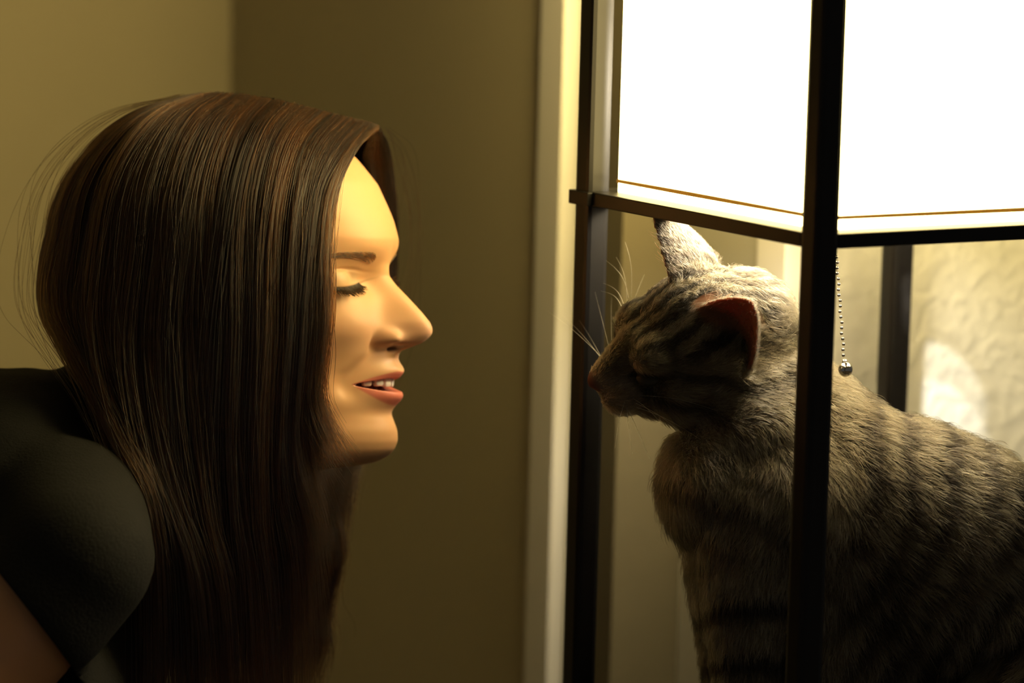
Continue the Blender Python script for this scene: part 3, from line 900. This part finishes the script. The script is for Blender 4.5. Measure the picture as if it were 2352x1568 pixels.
nape = catmull([(1762, 925, 0.044), (1822, 975, 0.047), (1885, 1055, 0.054), (1955, 1160, 0.068), (2050, 1240, 0.083), (2140, 1300, 0.090)], 22)
for x_, y_, r_n in nape:
    ellipsoid(bm, P(x_, y_, 2.376), (RT, UP, -FW), (r_n, r_n, min(r_n * 1.05, 0.068)))
for x_, y_, r_n in catmull([(1755, 1000, 0.052), (1775, 1120, 0.064), (1800, 1230, 0.066), (1840, 1360, 0.07)], 8):
    ellipsoid(bm, P(x_, y_, 2.376), (RT, UP, -FW), (r_n, r_n, 0.064))
# tail curled round the paws
tail = [P(2400, 1800, 2.43), P(2470, 1850, 2.40), P(2420, 1858, 2.33), P(2250, 1862, 2.27), P(2050, 1868, 2.275), P(1900, 1872, 2.30)]
tc_ = catmull(tail, 30)
for k in range(30):
    ellipsoid(bm, tc_[k], (RT, UP, FW), (0.016 - 0.00025 * k,) * 3, 12)
me = bpy.data.meshes.new('body'); bm.to_mesh(me); bm.free()
co = bpy.data.objects.new('tmp', me); COL.objects.link(co)
rm = co.modifiers.new('r', 'REMESH'); rm.mode = 'VOXEL'; rm.voxel_size = 0.0024
smo = co.modifiers.new('s', 'SMOOTH'); smo.factor = 0.5; smo.iterations = 8
bpy.context.view_layer.update()
cme = bpy.data.meshes.new_from_object(co.evaluated_get(bpy.context.evaluated_depsgraph_get()))
bpy.data.objects.remove(co)
nv = len(cme.vertices)
V = np.empty(nv * 3); cme.vertices.foreach_get('co', V); V = V.reshape(-1, 3)
low = ZS + 0.001
V[:, 2] = np.maximum(V[:, 2], low); cme.vertices.foreach_set('co', V.ravel()); cme.update(); cme.shade_smooth()
VN = np.empty(nv * 3); cme.vertices.foreach_get('normal', VN); VN = VN.reshape(-1, 3)


def to_px(Q):
    v = Q - CAM; d = v @ FW
    return CX + FPX * (v @ RT) / d, CY - FPX * (v @ UP) / d


# coat colour: tabby bands fixed to the animal
def coat(Q, N):
    """albedo and ear-inside mask for surface points"""
    px, py = to_px(Q)
    loc = (Q - CH0) / HS
    lx, ly, lz = loc @ CF, loc @ CLt, loc @ CU
    n1 = vnoise(Q, 45, 1); n2 = vnoise(Q, 110, 2); n3 = vnoise(Q, 22, 3)
    # flank bands
    g = np.where(py < 1170, 0.12 * (py - 950), 26.4 - 0.62 * (py - 1170))
    s = (px - g) / 86.0 + 0.55 * (n1 - 0.5) + 0.3 * (n2 - 0.5)
    bnd = 0.5 + 0.5 * np.cos(2 * np.pi * s)
    flank = sstep(0.42, 0.80, bnd) * sstep(0.18, 0.48, n3 * 0.6 + n2 * 0.4 + 0.14) * sstep(930, 1010, px - 1000 + 60 * n1)
    spine = sstep(0.45, 0.9, N @ UP) * 0.35 * sstep(1900, 2000, px)
    # legs and chest
    sl = (py + 0.08 * (px - 1700) + 26 * (n1 - 0.5)) / 122.0 - 0.46
    bl = sstep(0.60, 0.88, 0.5 + 0.5 * np.cos(2 * np.pi * sl)) * sstep(1230, 1330, py) * (1 - sstep(1800, 1880, px))
    bc = 0.75 * sstep(0.62, 0.9, 0.5 + 0.5 * np.cos(2 * np.pi * ((py - 0.55 * (px - 1650)) / 96.0 + 0.4 * (n1 - 0.5)))) * sstep(990, 1060, py) * (1 - sstep(1240, 1330, py)) * (1 - sstep(1840, 1900, px))
    m = np.maximum.reduce([flank, spine, bl, bc])
    # head: long stripes over the crown, lines on the cheek
    head = (1 - sstep(0.055, 0.075, np.sqrt((lx / 1.25) ** 2 + ly ** 2 + lz ** 2))) * (lx > -0.055)
    hs_ = sstep(0.38, 0.70, 0.5 + 0.5 * np.cos(2 * np.pi * (ly / 0.0098 + 0.9 * (n1 - 0.5) + 0.6 * (n2 - 0.5)))) * sstep(0.005, 0.018, lz) * (1 - sstep(0.034, 0.045, lx))
    ck = sstep(0.6, 0.85, 0.5 + 0.5 * np.cos(2 * np.pi * ((lz - 0.25 * lx) / 0.017 + 0.2 + 0.3 * (n1 - 0.5)))) * (np.abs(ly) > 0.014) * (1 - sstep(0.0, 0.012, lz)) * 0.8
    hmk = np.maximum(hs_, ck)
    m = m * (1 - head) + hmk * head
    light = np.array([0.21, 0.176, 0.112]); mid_ = np.array([0.098, 0.077, 0.047]); dk = np.array([0.022, 0.018, 0.013])
    base = mid_ + (light - mid_) * np.clip(0.25 + 0.9 * (n2 - 0.3) + 0.3 * (n1 - 0.5), 0, 1)[:, None]
    c = base * (1 - m[:, None]) + dk * m[:, None]
    # muzzle and nose
    mz = head * sstep(0.036, 0.046, lx) * (1 - sstep(-0.004, 0.006, lz)) * 0.6
    c = c * (1 - mz[:, None]) + np.array([0.36, 0.25, 0.16]) * mz[:, None]
    ns = gz(np.sqrt((lx - 0.064) ** 2 + ly ** 2 + (lz + 0.0075) ** 2), 0.0055)
    ns = sstep(0.3, 0.7, ns)
    c = c * (1 - ns[:, None]) + np.array([0.22, 0.075, 0.05]) * ns[:, None]
    inn = np.zeros(len(Q)); onear = np.zeros(len(Q))
    for (b, d, o, L) in EARS:
        r = Q - b; h = r @ d
        rad = np.linalg.norm(r - h[:, None] * d, axis=1)
        e = sstep(0.007, 0.013, h) * (h < L * 1.08) * (rad < 0.034)
        onear = np.maximum(onear, e)
        inn = np.maximum(inn, e * sstep(0.05, 0.35, N @ o))
    edge = onear * (1 - inn)
    c = c * (1 - 0.45 * edge[:, None]) + np.array([0.16, 0.13, 0.10]) * 0.45 * edge[:, None]
    deep = np.max([sstep(0.010, 0.024, (Q - b) @ d) for (b, d, o, L) in EARS], axis=0)[:, None]
    c = c * (1 - inn[:, None]) + (np.array([0.34, 0.125, 0.06]) * deep + np.array([0.15, 0.065, 0.032]) * (1 - deep)) * inn[:, None]
    return np.clip(c, 0, 1), inn, onear, head, ns


MAT['cat'] = mat('tabby_coat', (0.3, 0.25, 0.18), 0.7, 0.2)
_nt = MAT['cat'].node_tree; _a = attr_color(MAT['cat']); _nt.links.new(_a.outputs['Color'], _nt.nodes['Principled BSDF'].inputs['Base Color'])
_nt.nodes['Principled BSDF'].inputs['Subsurface Weight'].default_value = 0.15
_nt.nodes['Principled BSDF'].inputs['Subsurface Radius'].default_value = (0.008, 0.0025, 0.0012)
_nt.nodes['Principled BSDF'].inputs['Subsurface Scale'].default_value = 1.0
cme.name = 'cat_body'; cme.materials.clear(); cme.materials.append(MAT['cat'])
cbody = link(bpy.data.objects.new('body', cme), cat)
cvc, inn_v, one_v, hd_v, ns_v = coat(V, VN)
at = cme.color_attributes.new('col', 'FLOAT_COLOR', 'POINT')
c4 = np.ones((nv, 4), np.float32); c4[:, :3] = cvc * np.where(inn_v > 0.5, 1, 0.85)[:, None]; at.data.foreach_set('color', c4.ravel())

# fur: flow along the body
SEG = []
def seg(a, b, ln, dirn=None):
    a = np.array(a); b = np.array(b); SEG.append((a, b, (b - a) / np.linalg.norm(b - a) if dirn is None else dirn / np.linalg.norm(dirn), ln))
seg(hl(0.066, 0, -0.006), hl(0.035, 0, 0.008), 0.0035)
seg(hl(0.048, 0, -0.022), hl(0.015, 0, -0.022), 0.0055)
seg(hl(0.035, 0, 0.010), hl(-0.03, 0, 0.008), 0.0075)
seg(hl(0.010, 0.03, -0.016), hl(-0.03, 0.03, -0.02), 0.010)
seg(hl(0.010, -0.03, -0.016), hl(-0.03, -0.03, -0.02), 0.010)
seg(hl(-0.035, 0, 0.0), P(1760, 1000, 2.37), 0.013)
seg(P(1600, 960, 2.37), P(1630, 1120, 2.37), 0.016)
seg(P(1620, 1100, 2.372), P(1690, 1330, 2.372), 0.017)
seg(P(1760, 1000, 2.37), P(1900, 1180, 2.38), 0.015)
seg(P(1850, 1050, 2.38), P(2100, 1220, 2.385), 0.016)
seg(P(1900, 1180, 2.38), P(2080, 1330, 2.385), 0.016)
seg(P(2080, 1250, 2.385), P(2300, 1400, 2.395), 0.017)
seg(P(2050, 1380, 2.385), P(2250, 1600, 2.395), 0.017)
seg(P(2300, 1400, 2.395), P(2400, 1680, 2.395), 0.017)
for s_ in (1, -1):
    d0 = 2.372 - 0.038 * s_
    seg(P(1760, 1200, d0), P(1722, 1450, d0), 0.012); seg(P(1722, 1450, d0), P(1710, 1840, d0), 0.007)
    seg(P(2300, 1680, 2.395 - 0.06 * s_), P(2090, 1846, 2.385 - 0.06 * s_), 0.010)
for a, b in zip(tc_[::3], tc_[3::3]): seg(a, b, 0.012)
for (b, d, o, L) in EARS: seg(b + d * 0.012, b + d * L, 0.0035)


def fur_field(Q):
    W = np.zeros(len(Q)); D = np.zeros((len(Q), 3)); Ln = np.zeros(len(Q))
    best = np.full(len(Q), 1e9); ds = []
    for a, b, d, ln in SEG:
        ab = b - a; t = np.clip(((Q - a) @ ab) / (ab @ ab), 0, 1)
        dist = np.linalg.norm(Q - a - t[:, None] * ab, axis=1); ds.append(dist); best = np.minimum(best, dist)
    for (a, b, d, ln), dist in zip(SEG, ds):
        wgt = np.exp(-((dist - best) / 0.016) ** 2)
        W += wgt; D += wgt[:, None] * d; Ln += wgt * ln
    D /= W[:, None]; return D, Ln / W


cme.calc_loop_triangles()
tri = np.empty(len(cme.loop_triangles) * 3, np.int32); cme.loop_triangles.foreach_get('vertices', tri); tri = tri.reshape(-1, 3)
A, B_, C_ = V[tri[:, 0]], V[tri[:, 1]], V[tri[:, 2]]
area = 0.5 * np.linalg.norm(np.cross(B_ - A, C_ - A), axis=1)
cen = (A + B_ + C_) / 3
wt = area * np.where(hd_v[tri[:, 0]] > 0.5, 2.4, 1.0) * np.where(cen[:, 2] < ZS + 0.06, 0.35, 1.0)
NF = 230000
rf = np.random.default_rng(77)
ti = rf.choice(len(tri), NF, p=wt / wt.sum())
u, v = rf.uniform(0, 1, NF), rf.uniform(0, 1, NF); fl_ = u + v > 1; u[fl_], v[fl_] = 1 - u[fl_], 1 - v[fl_]
Q = A[ti] + u[:, None] * (B_[ti] - A[ti]) + v[:, None] * (C_[ti] - A[ti])
Nq = VN[tri[ti, 0]] * (1 - u - v)[:, None] + VN[tri[ti, 1]] * u[:, None] + VN[tri[ti, 2]] * v[:, None]
Nq /= np.linalg.norm(Nq, axis=1, keepdims=True)
cf_, innq, oneq, hdq, nsq = coat(Q, Nq)
keep = (nsq < 0.4) & ~((innq > 0.4) & (rf.uniform(0, 1, NF) < 0.93))
Q, Nq, cf_, innq, oneq, hdq = Q[keep], Nq[keep], cf_[keep], innq[keep], oneq[keep], hdq[keep]
D, Ln = fur_field(Q)
for (b, d, o, L) in EARS:
    r = Q - b; h = r @ d; e = (h > 0.008) & (oneq > 0.5) & (np.linalg.norm(r - h[:, None] * d, axis=1) < 0.034) & (h < L * 1.08)
    D[e] = d; Ln[e] = 0.0042
    ei = e & (innq > 0.4); Ln[ei] = 0.009
n = len(Q)
# small clumps lean together
cl_n = np.stack([vnoise(Q, 260, 5), vnoise(Q, 260, 6), vnoise(Q, 260, 7)], 1) - 0.5
cl_b = np.stack([vnoise(Q, 70, 8), vnoise(Q, 70, 9), vnoise(Q, 70, 10)], 1) - 0.5
D = D + 0.75 * cl_n + 0.45 * cl_b + 0.16 * rf.normal(0, 1, (n, 3))
D = D - (np.sum(D * Nq, 1) * 1.0)[:, None] * Nq
D /= np.linalg.norm(D, axis=1, keepdims=True)
lift = np.clip(0.30 + 0.12 * rf.normal(0, 1, n), 0.12, 0.7)
Ln = Ln * rf.uniform(0.65, 1.1, n)
NPF = 5
t = np.linspace(0, 1, NPF)
pts = Q[:, None] + (D[:, None] * t[None, :, None] + Nq[:, None] * (lift[:, None] * np.sin(t * 1.9)[None] * 0.85)[:, :, None]) * Ln[:, None, None]
pts[:, :, 2] -= 0.12 * Ln[:, None] * t[None] ** 2
pts[:, :, 2] = np.maximum(pts[:, :, 2], ZS + 0.0006)
tick = vnoise(Q, 330, 14) * 0.6 + vnoise(Q, 160, 15) * 0.4
var = rf.uniform(0.65, 1.3, n) * (0.35 + 1.35 * tick)
cf_ = np.clip(cf_ * var[:, None], 0, 0.95)
pale = (rf.uniform(0, 1, n) < 0.06) & (oneq < 0.5)
cf_[pale] = np.clip(cf_[pale] * 1.7 + 0.05, 0, 0.9)
rd = np.where(oneq > 0.5, 0.00008, np.where(hdq > 0.5, 0.00010, 0.00014))[:, None] * np.array([0.9, 1.0, 0.95, 0.7, 0.2])[None]
MAT['fur'] = hair_mat('tabby_fur', 0.55, 0.7)
next(n for n in MAT['fur'].node_tree.nodes if n.type == 'BSDF_HAIR_PRINCIPLED').inputs['IOR'].default_value = 1.30
fur = strands('fur', pts.reshape(-1, 3), [NPF] * n, rd, cf_, MAT['fur'], cat)
fur['kind'] = 'stuff'; fur['label'] = 'short tabby fur with dark bands'

# whiskers
wp, wr_ = [], []
def whisker(a, b, bend, r=0.00017):
    a, b = np.array(a), np.array(b)
    for t in np.linspace(0, 1, 9):
        wp.append(a + (b - a) * t + bend * math.sin(t * math.pi) ); wr_.append(r * (1 - 0.8 * t))
for x0, y0, x1, y1, bx in ((1450, 682, 1436, 556, 0.002), (1444, 684, 1392, 598, 0.003), (1440, 690, 1415, 590, 0.002), (1432, 697, 1386, 650, 0.002), (1428, 704, 1380, 668, 0.002)):
    whisker(P(x0, y0, 2.375), P(x1, y1, 2.385), RT * bx + UP * 0.002)
for s_ in (1, -1):
    for k in range(7):
        y_ = -0.012 - 0.0035 * (k % 3); x_ = 0.052 - 0.004 * (k // 3)
        a = hl(x_, 0.018 * s_, y_)
        whisker(a, a + HS * (CLt * s_ * 0.045 + CF * (0.020 - 0.009 * k) + CU * (0.012 - 0.005 * (k % 3))), CU * 0.004, 0.00014)
nw_ = len(wp) // 9
wh = strands('whiskers', wp, [9] * nw_, wr_, np.tile([0.85, 0.8, 0.7], (nw_, 1)), hair_mat('whisker', 0.3, 0.5), cat)
wh['kind'] = 'stuff'
# eyes, nearly shut
MAT['eye'] = mat('cat_eye', (0.03, 0.025, 0.012), 0.5, 0.3)
for s_ in (1, -1):
    bm = bmesh.new(); ellipsoid(bm, hl(0.0375, 0.0215 * s_, 0.002), (CF * 0.8 + CLt * 0.6 * s_, -CF * 0.6 * s_ + CLt * 0.8, CU), (0.0065, 0.0085, 0.0035), 16)
    bm_obj('eye', bm, MAT['eye'], cat, True)
